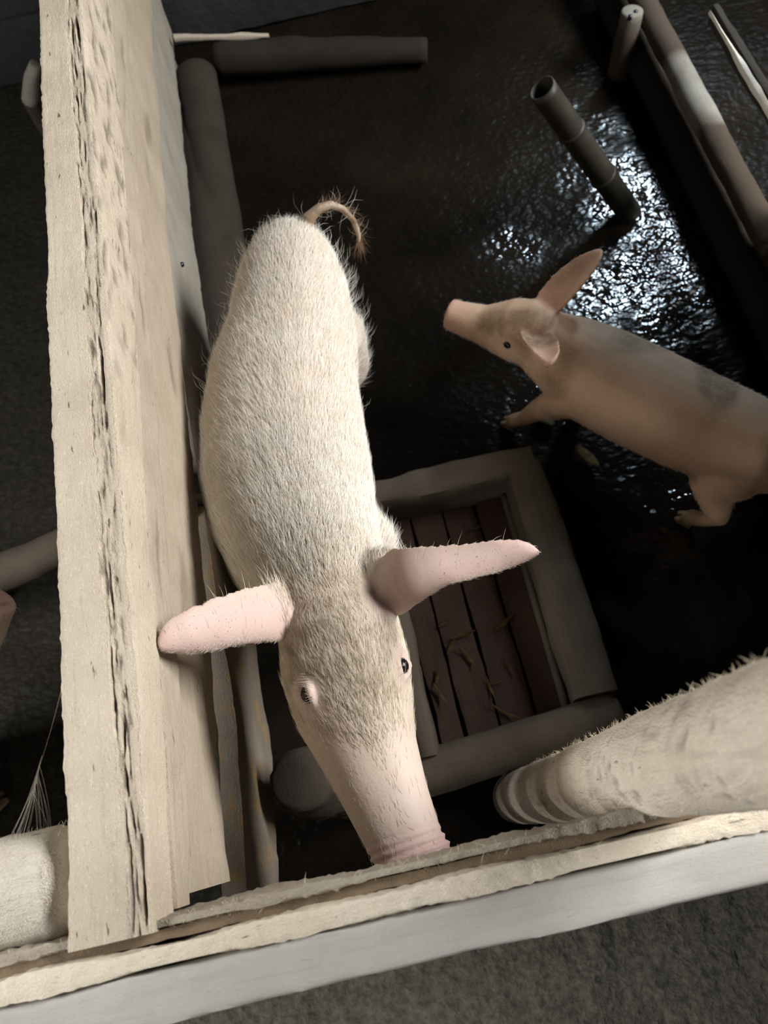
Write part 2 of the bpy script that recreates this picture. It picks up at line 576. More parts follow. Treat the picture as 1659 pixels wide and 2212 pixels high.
def plank(name, prof, xr, th, mat, seed, step=0.012, **kw):
    """prof = (y, z_top, z_bottom, xr_offset): a board whose right face is at x = xr."""
    st = [((xr + dx - th / 2, y, (a + b) / 2), th / 2, (a - b) / 2) for (y, a, b, dx) in prof]
    return timber(name, st, (1, 0, 0), mat, fence, step=step, nw=4, nh=14, wob=0.004, seed=seed, **kw)


def split_face(s, u, v, w):
    if u < 0.99:
        return (0, 0, 0), 0.0
    r, dx = 0.0, 0.0
    for c, ph, thr in ((0.35, 41, 0.15), (-0.25, 47, 0.28), (0.1, 53, 0.33)):
        cc = c + 0.5 * nz3((0, w.y, 0), 1.7, ph)
        on = max(0.0, min(1.0, 5.0 * (nz3((0, w.y, 0), 3.1, ph + 3) - thr)))
        g = math.exp(-((v - cc) / 0.10) ** 2) * on
        dx -= 0.004 * g
        r = max(r, g)
    return (dx, 0, 0), min(0.85, r)


plank('board', [(-0.028, 0.885, 0.838, 0), (0.15, 0.875, 0.808, 0), (0.55, 0.85, 0.765, 0), (1.02, 0.822, 0.733, 0.002), (1.72, 0.785, 0.675, 0.006), (2.45, 0.76, 0.63, 0.008)],
      -0.298, 0.045, M_BOARD, 5, dent=split_face)
plank('board', [(-0.018, 0.84, 0.632, 0), (0.237, 0.80, 0.586, 0), (0.66, 0.755, 0.535, 0.002), (1.2, 0.72, 0.515, 0.004), (2.18, 0.65, 0.37, 0.008), (2.45, 0.63, 0.33, 0.008)],
      -0.312, 0.035, M_BOARD2, 8, dent=split_face)
plank('board', [(-0.05, 0.585, 0.37, 0.012), (0.2, 0.49, 0.235, 0.008), (0.6, 0.49, 0.225, 0)],
      -0.317, 0.035, M_STAIN, 11)
plank('board', [(0.62, 0.50, 0.225, 0.0), (1.19, 0.50, 0.225, 0), (1.5, 0.49, 0.215, 0), (2.45, 0.33, 0.08, 0)],
      -0.316, 0.03, M_GREYBOARD, 14)
# low dark log along the foot of the fence
rlog('foot_log', [(-0.285, 0.9, 0.07), (-0.28, 1.6, 0.07), (-0.265, 2.24, 0.075)], [0.07, 0.07, 0.065], M_DARKWY, fence, 22, 0.02, 0.06, 4)
for (y, zt, s) in ((0.62, 0.86, 1), (2.38, 0.88, 2)):
    timber('post', [((-0.368, y, 0.0), 0.035, 0.04), ((-0.368, y, zt), 0.035, 0.04)], (1, 0, 0), M_GREYBOARD, fence, up=(0, 1, 0), seed=20 + s)
# dark nail head on the grey board
v_, f_ = [], []
for q in range(10):
    a = 2 * math.pi * q / 10
    v_ += [(-0.318, 1.235 + 0.006 * math.cos(a), 0.40 + 0.006 * math.sin(a)), (-0.311, 1.235 + 0.005 * math.cos(a), 0.40 + 0.005 * math.sin(a))]
f_ = [(2 * q, 2 * q + 1, (2 * q + 3) % 20, (2 * q + 2) % 20) for q in range(10)] + [tuple(range(1, 20, 2))]
mk('nail_head', v_, f_, M_EYE, fence)

# ------------------------------------------------------------------ front fence (under the lens)
front = root('front_fence', (-0.1, -0.09, 0), 'front fence with worn grey top rail crossing the bottom of the view', 'fence')
timber('top_rail', [((-1.6, -0.096, 0.905), 0.0225, 0.045), ((-0.45, -0.096, 0.905), 0.0225, 0.045), ((0.27, -0.0955, 0.905), 0.0225, 0.045), ((1.5, -0.096, 0.905), 0.0225, 0.045)],
       (0, 1, 0), M_RAIL, front, step=0.01, nw=10, nh=6, wob=0.003, fine=0.0006, ease=0.008, seed=31)
timber('cream_strip', [((-1.6, -0.0625, 0.900), 0.0105, 0.0525), ((-0.4, -0.0625, 0.900), 0.0105, 0.0525), ((0.3, -0.0625, 0.900), 0.0115, 0.0525), ((1.5, -0.0625, 0.90), 0.0105, 0.0525)],
       (0, 1, 0), M_RAILIN, front, step=0.005, nw=8, nh=6, wob=0.004, fine=0.002, ease=0.006, seed=35)
timber('filler_strip', [((-1.6, -0.046, 0.890), 0.006, 0.042), ((1.5, -0.046, 0.890), 0.006, 0.042)],
       (0, 1, 0), M_BOARDX, front, step=0.01, nw=3, nh=4, wob=0.002, ease=0.003, seed=36)
fstrip = timber('fringed_strip', [((-1.6, -0.0355, 0.895), 0.006, 0.048), ((-0.4, -0.0355, 0.895), 0.006, 0.048), ((0.3, -0.037, 0.895), 0.005, 0.048), ((1.5, -0.0355, 0.895), 0.006, 0.048)],
       (0, 1, 0), M_FRINGE, front, step=0.005, nw=5, nh=6, wob=0.005, fine=0.003, ease=0.004, seed=37)
for (zt, zb, s) in ((0.80, 0.70, 1), (0.62, 0.53, 2), (0.46, 0.36, 3), (0.28, 0.18, 4), (0.11, 0.02, 5)):
    timber('front_board', [((-1.6, -0.105, (zt + zb) / 2), 0.012, (zt - zb) / 2), ((1.5, -0.105, (zt + zb) / 2), 0.012, (zt - zb) / 2)],
           (0, 1, 0), M_GREYBOARD, front, step=0.03, nw=3, nh=5, seed=40 + s)


def post_dent(s, a, w):
    """Grooves and dark sap marks round the post."""
    g = nz3((math.cos(a) * 0.25, math.sin(a) * 0.25, w.z * 0.5), 16, 5)
    h = nz3((math.cos(a) * 0.05, math.sin(a) * 0.05, w.z), 70, 6)
    c = max(0.0, 1 - abs(g) / 0.05) * max(0.0, min(1.0, 4 * nz3(w, 9, 33) + 0.1))
    c2 = max(0.0, 1 - abs(h) / 0.05) * max(0.0, min(1.0, 5 * nz3(w, 14, 35) - 0.4))
    c = max(c, c2 * 0.8)
    return -0.0025 * c + 0.002 * nz3(w, 35, 8), 0.6 * c


def log_dent(s, a, w):
    g = nz3((w.x * 3, math.cos(a), math.sin(a)), 9, 15)
    c = max(0.0, 1 - abs(g) / 0.06) * max(0.0, min(1.0, 4 * nz3(w, 6, 31) + 0.4))
    return -0.003 * c, 0.6 * c


post = rlog('post', [(0.142, 0.005, -0.03), (0.152, 0.003, 0.2), (0.175, 0.002, 0.5), (0.20, 0.003, 0.9), (0.232, 0.004, 1.30), (0.24, 0.004, 1.42)],
            [0.054, 0.051, 0.049, 0.048, 0.047, 0.045], M_POST, front, 40, 0.008, 0.05, 6, dent=post_dent)
plog = rlog('log_rail', [(-1.6, 0.020, 0.885), (-0.47, 0.022, 0.885), (-0.415, 0.022, 0.887), (-0.398, 0.022, 0.885), (-0.391, 0.022, 0.885)],
     [0.058, 0.058, 0.056, 0.048, 0.034], M_POSTW, front, 44, 0.006, 0.07, 9, dent=log_dent)
# frayed fibres along the strip and on the post
items = []
for i in range(1500):
    x = random.uniform(-0.55, 0.45)
    e = random.random()
    y = -0.036 if e < 0.55 else -0.064
    p = Vector((x, y + random.uniform(-0.004, 0.002), 0.936 + random.uniform(-0.004, 0.002)))
    d = Vector((random.uniform(-1, 1), random.uniform(-0.2, 1.0), random.uniform(-0.1, 0.7)))
    items.append((curl(p, d, random.uniform(0.004, 0.011) * (2.0 if random.random() < 0.05 else 1), rv(1.2)), 0.00045))
strands('frayed_fibre', items, M_FIBRE, fstrip)
items = []
for i in range(900):
    z = random.uniform(0.25, 1.35)
    a = random.gauss(1.75, 0.35) if random.random() < 0.6 else random.uniform(1.2, 4.2)
    c = Vector((0.152 + 0.07 * z, 0.003, z))
    d = Vector((math.cos(a), math.sin(a), 0))
    r = 0.049
    items.append((curl(c + d * r, d + rv(0.9), random.uniform(0.003, 0.012), rv(1.3)), 0.0003))
strands('frayed_fibre', items, M_FIBRE, post)
items = []
for i in range(260):
    x = random.uniform(-0.55, -0.40)
    a = random.uniform(-0.3, 2.2)
    d = Vector((0, math.cos(a), math.sin(a)))
    items.append((curl(Vector((x, 0.022, 0.885)) + d * 0.056, d + rv(0.9), random.uniform(0.003, 0.009), rv(1.3)), 0.0003))
strands('frayed_fibre', items, M_FIBRE, plog)
# muddy square post standing in the corner
rlog('corner_post', [(-0.195, 0.098, -0.01), (-0.21, 0.10, 0.22), (-0.232, 0.105, 0.44)], [0.062, 0.058, 0.05], M_DARKWY, front, 30, 0.012, 0.22, 61)

# ------------------------------------------------------------------ feeding trough on the floor
tr = root('feeding_trough', (0.2, 0.43, 0), 'low square wooden feeding trough on the floor under the pig\'s right ear', 'trough')
RZ = 0.15
timber('end_board', [((-0.045, 0.700, RZ / 2), 0.036, RZ / 2), ((0.36, 0.700, RZ / 2), 0.040, RZ / 2)], (0, 1, 0), M_TROUGHX, tr, nw=6, nh=6, wob=0.007, ease=0.02, seed=71)
timber('side_board', [((0.335, 0.69, RZ / 2), 0.046, RZ / 2), ((0.340, 0.16, RZ / 2), 0.046, RZ / 2)], (1, 0, 0), M_TROUGH, tr, nw=6, nh=6, wob=0.007, ease=0.02, seed=72)
timber('side_board', [((-0.025, 0.69, RZ / 2), 0.03, RZ / 2), ((-0.025, 0.115, RZ / 2), 0.022, RZ / 2)], (1, 0, 0), M_TROUGH, tr, nw=6, nh=6, wob=0.007, ease=0.02, seed=73)
rlog('front_log', [(-0.06, 0.085, 0.095), (0.12, 0.098, 0.095), (0.30, 0.112, 0.095), (0.375, 0.118, 0.09)], [0.046, 0.045, 0.046, 0.044], M_TROUGHX, tr, 24, 0.015, 0.08, 7)
bxs = [0.0, 0.058, 0.135, 0.215, 0.290]
for i in range(4):
    x0, x1 = bxs[i] + 0.002, bxs[i + 1] - 0.002
    timber('floor_plank', [(((x0 + x1) / 2, 0.665, 0.018), (x1 - x0) / 2, 0.012 + 0.003 * (i % 2)), (((x0 + x1) / 2 + 0.006, 0.14, 0.018), (x1 - x0) / 2, 0.012 + 0.003 * (i % 2))],
           (1, 0, 0), M_WET, tr, nw=6, nh=2, wob=0.004, ease=0.005, seed=80 + i)
rlog('inner_batten', [(0.287, 0.66, 0.045), (0.284, 0.16, 0.045)], [0.009, 0.009], M_TROUGH, tr, 8, 0.02, 0.1, 8)

# ------------------------------------------------------------------ right side: tall unseen wall added near to shade the smaller pig, low rails beyond
wr = bpy.data.objects.new('shade_wall_right', None)
COL.objects.link(wr)
wr.location = (1.08, 0.3, 0)
wr['kind'] = 'structure'
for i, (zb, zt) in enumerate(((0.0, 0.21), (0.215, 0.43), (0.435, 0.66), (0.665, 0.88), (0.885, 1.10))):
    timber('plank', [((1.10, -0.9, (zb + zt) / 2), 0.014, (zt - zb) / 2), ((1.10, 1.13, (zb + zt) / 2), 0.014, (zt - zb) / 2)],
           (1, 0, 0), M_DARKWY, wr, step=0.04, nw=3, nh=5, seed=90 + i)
rails = root('side_rails', (1.08, 1.75, 0), 'dim low rails along the right side beyond the smaller pig', 'fence')
def lit_patch(s, a, w):  # patch of light painted on the log: pale span, darkened either side
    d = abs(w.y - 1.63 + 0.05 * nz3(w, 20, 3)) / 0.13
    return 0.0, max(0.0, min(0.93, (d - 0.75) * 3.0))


rlog('log_rail', [(1.08, 1.10, 0.15), (1.075, 1.6, 0.15), (1.07, 2.3, 0.15)], [0.034, 0.036, 0.034], M_PALE, rails, 22, 0.02, 0.08, 12, dent=lit_patch)
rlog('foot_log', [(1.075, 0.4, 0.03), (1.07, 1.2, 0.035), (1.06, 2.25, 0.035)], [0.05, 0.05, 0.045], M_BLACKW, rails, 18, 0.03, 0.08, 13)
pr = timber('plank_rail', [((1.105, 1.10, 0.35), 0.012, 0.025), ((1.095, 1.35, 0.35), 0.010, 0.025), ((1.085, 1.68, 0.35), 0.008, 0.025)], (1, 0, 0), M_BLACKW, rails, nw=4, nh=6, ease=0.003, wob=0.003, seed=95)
timber('lit_edge', [((1.078, 1.10, 0.372), 0.013, 0.008), ((1.070, 1.35, 0.372), 0.007, 0.008), ((1.062, 1.66, 0.372), 0.0015, 0.006)], (1, 0, 0), M_POSTW, rails, nw=4, nh=3, ease=0.003, wob=0.003, seed=98)  # pale strip painted in as the plank rail's lit top edge
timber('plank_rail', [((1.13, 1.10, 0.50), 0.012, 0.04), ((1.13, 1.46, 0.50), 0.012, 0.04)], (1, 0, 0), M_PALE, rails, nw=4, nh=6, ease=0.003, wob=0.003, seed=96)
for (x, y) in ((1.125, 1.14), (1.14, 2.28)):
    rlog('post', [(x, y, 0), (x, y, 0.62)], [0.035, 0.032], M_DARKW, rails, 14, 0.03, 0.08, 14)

# ------------------------------------------------------------------ far end of the pen
wb = bpy.data.objects.new('wall_back', None)
COL.objects.link(wb)
wb.location = (0.3, 2.5, 0)
wb['kind'] = 'structure'
for i, (zb, zt) in enumerate(((0.0, 0.20), (0.205, 0.40), (0.405, 0.62), (0.625, 0.82))):
    timber('plank', [((-2.2, 2.52, (zb + zt) / 2), 0.014, (zt - zb) / 2), ((1.3, 2.52, (zb + zt) / 2), 0.014, (zt - zb) / 2)],
           (0, 1, 0), M_WALL, wb, step=0.05, nw=3, nh=5, seed=100 + i)
tag(rlog('fallen_log', [(-0.19, 2.30, 0.075), (0.05, 2.26, 0.06), (0.45, 2.16, 0.05)], [0.05, 0.05, 0.035], M_BLACKW, None, 18, 0.02, 0.1, 15),
    'dim log lying across the far end of the pen behind the fence', 'log')
tag(timber('cross_pole', [((-0.30, 2.33, 0.150), 0.010, 0.008), ((-0.015, 2.29, 0.118), 0.006, 0.006)], (0, 1, 0), M_POST, None, nw=3, nh=3, ease=0.003, seed=110),
    'thin pale stick lying across the far fence end at the top', 'stick')
bam = root('bamboo_stake', (0.85, 1.42, 0), 'slanted hollow bamboo stake stuck in the floor beside the wet glint', 'stake')
b0, b1 = Vector((0.575, 1.475, 0.43)), Vector((0.86, 1.42, 0.0))
rlog('stem', [b0, b0.lerp(b1, 0.5), b1], [0.032, 0.033, 0.033], M_BAMBOO, bam, 24, 0.02, 0.02, 16, True, 0.16)
for t in (0.3, 0.66):
    p = b0.lerp(b1, t)
    d = (b1 - b0).normalized()
    rlog('node_ring', [p - d * 0.006, p, p + d * 0.006], [0.033, 0.037, 0.033], M_BAMBOO, bam, 24, 0.004, 0.01, 17)
stump = root('log_stump', (1.0, 1.94, 0), 'pale-topped log stump in the far right corner of the pen', 'stump')
rlog('trunk', [(1.0, 1.94, 0.0), (1.002, 1.945, 0.12), (1.004, 1.95, 0.19)], [0.034, 0.033, 0.031], M_PALE, stump, 22, 0.015, 0.1, 18, dent=lambda s_, a, w: (0.0, 0.85 * max(0.0, min(1.0, (0.18 - w.z) * 20))))
for (dx, dy) in ((0.008, -0.012), (-0.016, -0.03)):
    rlog('knot_hole', [(1.004 + dx * 0.8, 1.95 + dy * 0.7, 0.187), (1.004 + dx * 0.8, 1.95 + dy * 0.7, 0.1955)], [0.009, 0.006], M_EYE, stump, 10, 0.005, 0.15, 19)
tag(rlog('broken_stick', [(0.36, 2.47, 0.03), (0.42, 2.43, 0.10)], [0.008, 0.006], M_PALE, None, 10, 0.01, 0.1, 20),
    'small pale broken stick at the top edge of the far wall', 'stick')

# ------------------------------------------------------------------ neighbouring pen on the left
tag(rlog('neighbour_log', [(-1.10, 0.66, 0.20), (-0.78, 0.70, 0.20), (-0.66, 0.735, 0.20)], [0.042, 0.042, 0.036], M_TROUGHX, None, 20, 0.015, 0.08, 22),
    'short brown log in the neighbouring pen left of the cream fence', 'log')
for x in (-0.98, -0.74):
    rlog('stake', [(x, 0.70, -0.01), (x, 0.70, 0.17)], [0.018, 0.018], M_DARKW, bpy.data.objects['neighbour_log'], 10, 0.03, 0.08, 23)
tag(rlog('stick_stub', [(-0.64, 1.86, 0.40), (-0.60, 1.845, 0.47), (-0.575, 1.84, 0.50)], [0.02, 0.017, 0.014], M_PALE, None, 12, 0.01, 0.15, 24),
    'small pale wood stub behind the cream fence at upper left', 'stick')
rlog('stake', [(-0.645, 1.862, 0.0), (-0.64, 1.86, 0.41)], [0.022, 0.02], M_DARKW, bpy.data.objects['stick_stub'], 10, 0.03, 0.08, 25)

# cobweb between fence beam and bleached post
w0, w1 = Vector((-0.378, 0.245, 0.93)), Vector((-0.445, 0.06, 0.925))
items = []
def sag(a, b, s, n=8):
    return [a.lerp(b, i / n) + Vector((0, 0, -s * 4 * (i / n) * (1 - i / n))) for i in range(n + 1)]
mid = w0.lerp(w1, 0.62)
items.append((sag(w0, mid, 0.004), 0.0004))
for i in range(26):
    e = w1 + Vector((random.uniform(-0.03, 0.035), random.uniform(-0.01, 0.01), random.uniform(-0.03, 0.008)))
    items.append((sag(w0.lerp(w1, random.uniform(0.5, 0.72)), e, random.uniform(0, 0.006)), 0.00022))
web = strands('cobweb', items, M_WEB)
tag(web, 'dusty cobweb thread strung from cream beam to bleached round post', 'cobweb', None, 'thing')


# ------------------------------------------------------------------ pigs
def loft(rings, nseg=28, expo=2.2, upright=False):
    """rings: (centre, half width, half up, half down). Frames follow the path, sides stay level."""
    C_ = [Vector(r[0]) for r in rings]
    V, F = [], []
    for i, r in enumerate(rings):
        a = C_[max(0, i - 1)]
        b = C_[min(len(C_) - 1, i + 1)]
        t = (b - a).normalized()
        side = r[4] if len(r) > 4 else t.cross(Vector((0, 0, 1))).normalized()
        upv = Vector((0, 0, 1)) if upright else side.cross(t).normalized()
        for q in range(nseg):
            an = 2 * math.pi * q / nseg
            c, s = math.cos(an), math.sin(an)
            cx = math.copysign(abs(c) ** (2 / expo), c)
            sy = math.copysign(abs(s) ** (2 / expo), s)
            V.append(C_[i] + side * (cx * r[1]) + upv * (sy * (r[2] if s > 0 else r[3])))
    n = len(rings)
    for i in range(n - 1):
        for q in range(nseg):
            q2 = (q + 1) % nseg
            F.append((i * nseg + q, i * nseg + q2, (i + 1) * nseg + q2, (i + 1) * nseg + q))
    F.append(tuple(range(nseg - 1, -1, -1)))
    F.append(tuple((n - 1) * nseg + q for q in range(nseg)))
    return V, F


def limb(pts, radii, nseg=16, flat=1.0):
    V, F = [], []
    P = [Vector(p) for p in pts]
    t0 = (P[-1] - P[0]).normalized()
    e1 = t0.cross(Vector((0.31, 0.2, 0.1)) if abs(t0.z) > 0.5 else Vector((0, 0, 1))).normalized()
    for i in range(len(P)):
        t = (P[min(len(P) - 1, i + 1)] - P[max(0, i - 1)]).normalized()
        a = (e1 - t * e1.dot(t)).normalized()
        b = t.cross(a)
        for q in range(nseg):
            an = 2 * math.pi * q / nseg
            V.append(P[i] + a * (radii[i] * math.cos(an)) + b * (radii[i] * flat * math.sin(an)))
    n = len(P)
    for i in range(n - 1):
        for q in range(nseg):
            q2 = (q + 1) % nseg
            F.append((i * nseg + q, i * nseg + q2, (i + 1) * nseg + q2, (i + 1) * nseg + q))
    F.append(tuple(range(nseg - 1, -1, -1)))
    F.append(tuple((n - 1) * nseg + q for q in range(nseg)))
    return V, F


def ear(stations, th=0.0045, nw=11):
    """stations: (centre, width vector, face normal, half width, curl). A curved leaf with thickness."""
    V, F = [], []
    per = 2 * nw
    for (c, wv, nv, hw, cl) in stations:
        wv = Vector(wv).normalized()
        nv = Vector(nv)
        nv = (nv - wv * nv.dot(wv)).normalized()
        top, bot = [], []
        for i in range(nw):
            s = -1 + 2 * i / (nw - 1)
            p = Vector(c) + wv * (hw * s) - nv * (cl * hw * s * s)
            tk = th * math.sqrt(max(0.5, 1 - s * s * 0.6))
            top.append(p + nv * tk)
            bot.append(p - nv * tk)
        V += top + bot[::-1]
    n = len(stations)
    for i in range(n - 1):
        for q in range(per):
            q2 = (q + 1) % per
            F.append((i * per + q, i * per + q2, (i + 1) * per + q2, (i + 1) * per + q))
    F.append(tuple(range(per - 1, -1, -1)))
    F.append(tuple((n - 1) * per + q for q in range(per)))
    return V, F


def ball(c, r, sc=(1, 1, 1), nu=14, nv=9):
    V, F = [], []
    for j in range(1, nv):
        ph = math.pi * j / nv
        for i in range(nu):
            a = 2 * math.pi * i / nu
            V.append(Vector(c) + Vector((math.sin(ph) * math.cos(a) * r * sc[0], math.sin(ph) * math.sin(a) * r * sc[1], math.cos(ph) * r * sc[2])))
    t = len(V); V.append(Vector(c) + Vector((0, 0, r * sc[2])))
    b = len(V); V.append(Vector(c) - Vector((0, 0, r * sc[2])))
    for j in range(nv - 2):
        for i in range(nu):
            i2 = (i + 1) % nu
            F.append((j * nu + i, (j + 1) * nu + i, (j + 1) * nu + i2, j * nu + i2))
    for i in range(nu):
        i2 = (i + 1) % nu
        F.append((t, i, i2))
        F.append((b, (nv - 2) * nu + i2, (nv - 2) * nu + i))
    return V, F


def fuse(pieces, voxel, smooth_it):
    """Join closed pieces into one continuous skin; returns (verts, faces, normals)."""
    V, F = [], []
    for v, f in pieces:
        b = len(V)
        V += [tuple(p) for p in v]
        F += [tuple(b + i for i in q) for q in f]
    me = bpy.data.meshes.new('tmp')
    me.from_pydata(V, [], F)
    o = bpy.data.objects.new('tmp', me)
    COL.objects.link(o)
    md = o.modifiers.new('r', 'REMESH')
    md.mode = 'VOXEL'
    md.voxel_size = voxel
    md.adaptivity = 0
    s = o.modifiers.new('s', 'SMOOTH')
    s.factor = 0.5
    s.iterations = smooth_it
    dg = bpy.context.evaluated_depsgraph_get()
    ev = o.evaluated_get(dg).to_mesh()
    n = len(ev.vertices)
    v = np.empty(n * 3); ev.vertices.foreach_get('co', v)
    nr = np.empty(n * 3); ev.vertices.foreach_get('normal', nr)
    f = [tuple(p.vertices) for p in ev.polygons]
    o.evaluated_get(dg).to_mesh_clear()
    bpy.data.objects.remove(o)
    bpy.data.meshes.remove(me)
    return v.reshape(-1, 3), f, nr.reshape(-1, 3)


def gauss_mask(v, pts, rad):
    out = np.zeros(len(v))
    for p in pts:
        d2 = ((v - np.array(p)) ** 2).sum(1)
        out = np.maximum(out, np.exp(-d2 / rad ** 2))
    return out


def hairs(name, v, faces, nrm, count, flow, weight, lmin, lmax, lift, parent, mat=None, rad=0.00022, seed=5):
    """Short bristles laid along the skin. flow(p, n) gives the lie direction, weight(p, n) the density 0..1."""
    rg = np.random.default_rng(seed)
    q = np.array([f[:4] for f in faces if len(f) == 4])
    a, b, c, d = (v[q[:, i]] for i in range(4))
    ar = np.linalg.norm(np.cross(c - a, d - b), axis=1) * 0.5
    ctr = (a + b + c + d) / 4
    nn = nrm[q[:, 0]]
    w = ar * weight(ctr, nn)
    w = np.clip(w, 0, None)
    idx = rg.choice(len(q), size=count, p=w / w.sum())
    u, t = rg.random(count)[:, None], rg.random(count)[:, None]
    p = (a[idx] * (1 - u) + b[idx] * u) * (1 - t) + (d[idx] * (1 - u) + c[idx] * u) * t
    n = nn[idx]
    fl = flow(p, n) + rg.normal(0, 0.22, (count, 3))
    fl -= n * (fl * n).sum(1)[:, None]
    fl /= np.linalg.norm(fl, axis=1)[:, None] + 1e-9
    ln = (lmin + (lmax - lmin) * rg.random(count) ** 1.6)[:, None]
    lf = (lift * (0.5 + rg.random(count)))[:, None]
    p0 = p - n * 0.0008
    p1 = p + fl * ln * 0.45 + n * ln * lf * 0.55
    p2 = p + fl * ln * 0.98 + n * ln * lf * 0.75
    side = np.cross(n, fl)
    r = rad
    V = np.empty((count, 7, 3))
    V[:, 0] = p0 + side * r
    V[:, 1] = p0 - side * r
    V[:, 2] = p0 + n * r * 1.6
    V[:, 3] = p1 + side * r * 0.8
    V[:, 4] = p1 - side * r * 0.8
    V[:, 5] = p1 + n * r * 1.3
    V[:, 6] = p2
    base = np.arange(count)[:, None] * 7
    T = np.array([[0, 2, 5], [0, 5, 3], [2, 1, 4], [2, 4, 5], [3, 5, 6], [5, 4, 6]])
    F = (base[:, None, :] + T[None]).reshape(-1, 3)
    V = V.reshape(-1, 3)
    org = np.array(parent.location)
    me = bpy.data.meshes.new(name)
    V = V - org
    me.vertices.add(len(V)); me.vertices.foreach_set('co', V.ravel())
    me.loops.add(F.size); me.loops.foreach_set('vertex_index', F.ravel().astype(np.int32))
    me.polygons.add(len(F))
    me.polygons.foreach_set('loop_start', np.arange(0, F.size, 3, dtype=np.int32))
    me.polygons.foreach_set('loop_total', np.full(len(F), 3, dtype=np.int32))
    me.update(calc_edges=True)
    me.materials.append(mat or M_HAIR)
    o = bpy.data.objects.new(name, me)
    COL.objects.link(o)
    o.parent = parent
    o['kind'] = 'stuff'
    return o


def eye_child(parent, c, r, outward):
    v, f = ball(c, r, (1, 1, 0.9))
    return mk('eye', v, f, M_EYE, parent)


def hoof(parent, foot, fwd, s):
    """A cloven hoof: two horn toes side by side."""
    fwd = Vector(fwd); fwd.z = 0; fwd.normalize()
    side = fwd.cross(Vector((0, 0, 1)))
    V, F = [], []
    for sg in (-1, 1):
        c = Vector(foot) + side * (0.011 * s * sg)
        prof = [(-0.016, 0.012, 0.036), (0.006, 0.013, 0.034), (0.026, 0.011, 0.018), (0.038, 0.006, 0.006)]
        b = len(V)
        for (fx, hw, hh) in prof:
            for (u, z) in ((-1, 0), (1, 0), (0.8, hh), (-0.8, hh)):
                V.append(Vector((c.x, c.y, 0.001)) + fwd * (fx * s) + side * (u * hw * s * 0.8) + Vector((0, 0, z * s)))
        for i in range(3):
            for q in range(4):
                q2 = (q + 1) % 4
                F.append((b + i * 4 + q, b + i * 4 + q2, b + (i + 1) * 4 + q2, b + (i + 1) * 4 + q))
        F.append((b + 3, b + 2, b + 1, b)); F.append((b + 12, b + 13, b + 14, b + 15))
    return mk('hoof', V, F, M_HOOF, parent, False)


# ---- the big pale pig at the fence
PG = root('pig', (-0.09, 0.6, 0), 'large pale pig facing the camera with head under the front rail', 'pig')
TORSO = [  # y, x, height of the back, half width, up, down
    (1.152, -.055, .540, .016, .022, .05), (1.140, -.057, .562, .048, .060, .09), (1.108, -.063, .586, .080, .098, .12),
    (1.055, -.074, .604, .104, .130, .145), (0.990, -.086, .615, .117, .150, .157), (0.920, -.100, .621, .125, .162, .167),
    (0.832, -.130, .631, .139, .170, .180), (0.716, -.149, .648, .149, .178, .185), (0.609, -.155, .672, .150, .182, .180),
    (0.513, -.149, .698, .138, .178, .170), (0.425, -.134, .730, .120, .165, .150), (0.352, -.115, .758, .100, .140, .130),
    (0.291, -.102, .764, .080, .100, .110)]
torso = loft([(Vector((x, y, zt - u)), w, u, d) for (y, x, zt, w, u, d) in TORSO], 32, 2.25, True)
Hd = [
    (718, 1300, .676, .066, .080, .10),
    (735, 1370, .690, .084, .092, .12),
    (748, 1450, .685, .088, .090, .118),
    (768, 1540, .680, .081, .078, .10),
    (802, 1635, .682, .065, .060, .075),
    (838, 1728, .684, .055, .050, .058),
    (868, 1800, .688, .0495, .0455, .047),
    (884, 1838, .690, .0475, .0445, .045),
    (889, 1850, .690, .0505, .0475, .047),
    (901, 1878, .690, .0500, .0470, .046),
    (904, 1886, .690, .0440, .0410, .040)]
hside = Vector((0.985, 0.12, 0.0)).normalized()
hrings = [(at(x, y, z), w, u, d) for (x, y, z, w, u, d) in Hd]
head = loft(hrings, 30, 2.15, True)
HAX = (hrings[-1][0] - hrings[0][0]).normalized()
HSD = HAX.cross(Vector((0, 0, 1))).normalized()        # pig's own left is at image right
if HSD.x < 0:
    HSD = -HSD
# where the eyes sit on the fused head surface
from mathutils.bvhtree import BVHTree
hv, hf, hn = fuse([torso, head], 0.006, 4)
bvh = BVHTree.FromPolygons([Vector(p) for p in hv], hf)
eyeL, eyeR = (bvh.ray_cast(CAM, (at(x, y, 0.7) - CAM).normalized())[0] for (x, y) in ((661, 1500), (871, 1436)))


def eye_dir(e, sgn):
    return (HSD * sgn * 0.8 + Vector((0, 0, 0.6))).normalized()


lids = []
for e, sgn in ((eyeL, -1), (eyeR, 1)):
    od = eye_dir(e, sgn)
    tv = HAX
    uv = od.cross(tv).normalized()
    if uv.z < 0:
        uv = -uv
    for s2, bulge in ((1, 0.011), (-1, 0.009)):
        pts = []
        for i in range(9):
            t = -1 + 2 * i / 8
            pts.append(e + tv * (0.020 * t) + uv * (s2 * bulge * 1.15 * (1 - t * t)) + od * (0.001 - 0.006 * t * t))
        lids.append(limb(pts, [0.003, 0.004, 0.0045, 0.005, 0.005, 0.005, 0.0045, 0.004, 0.003], 10))
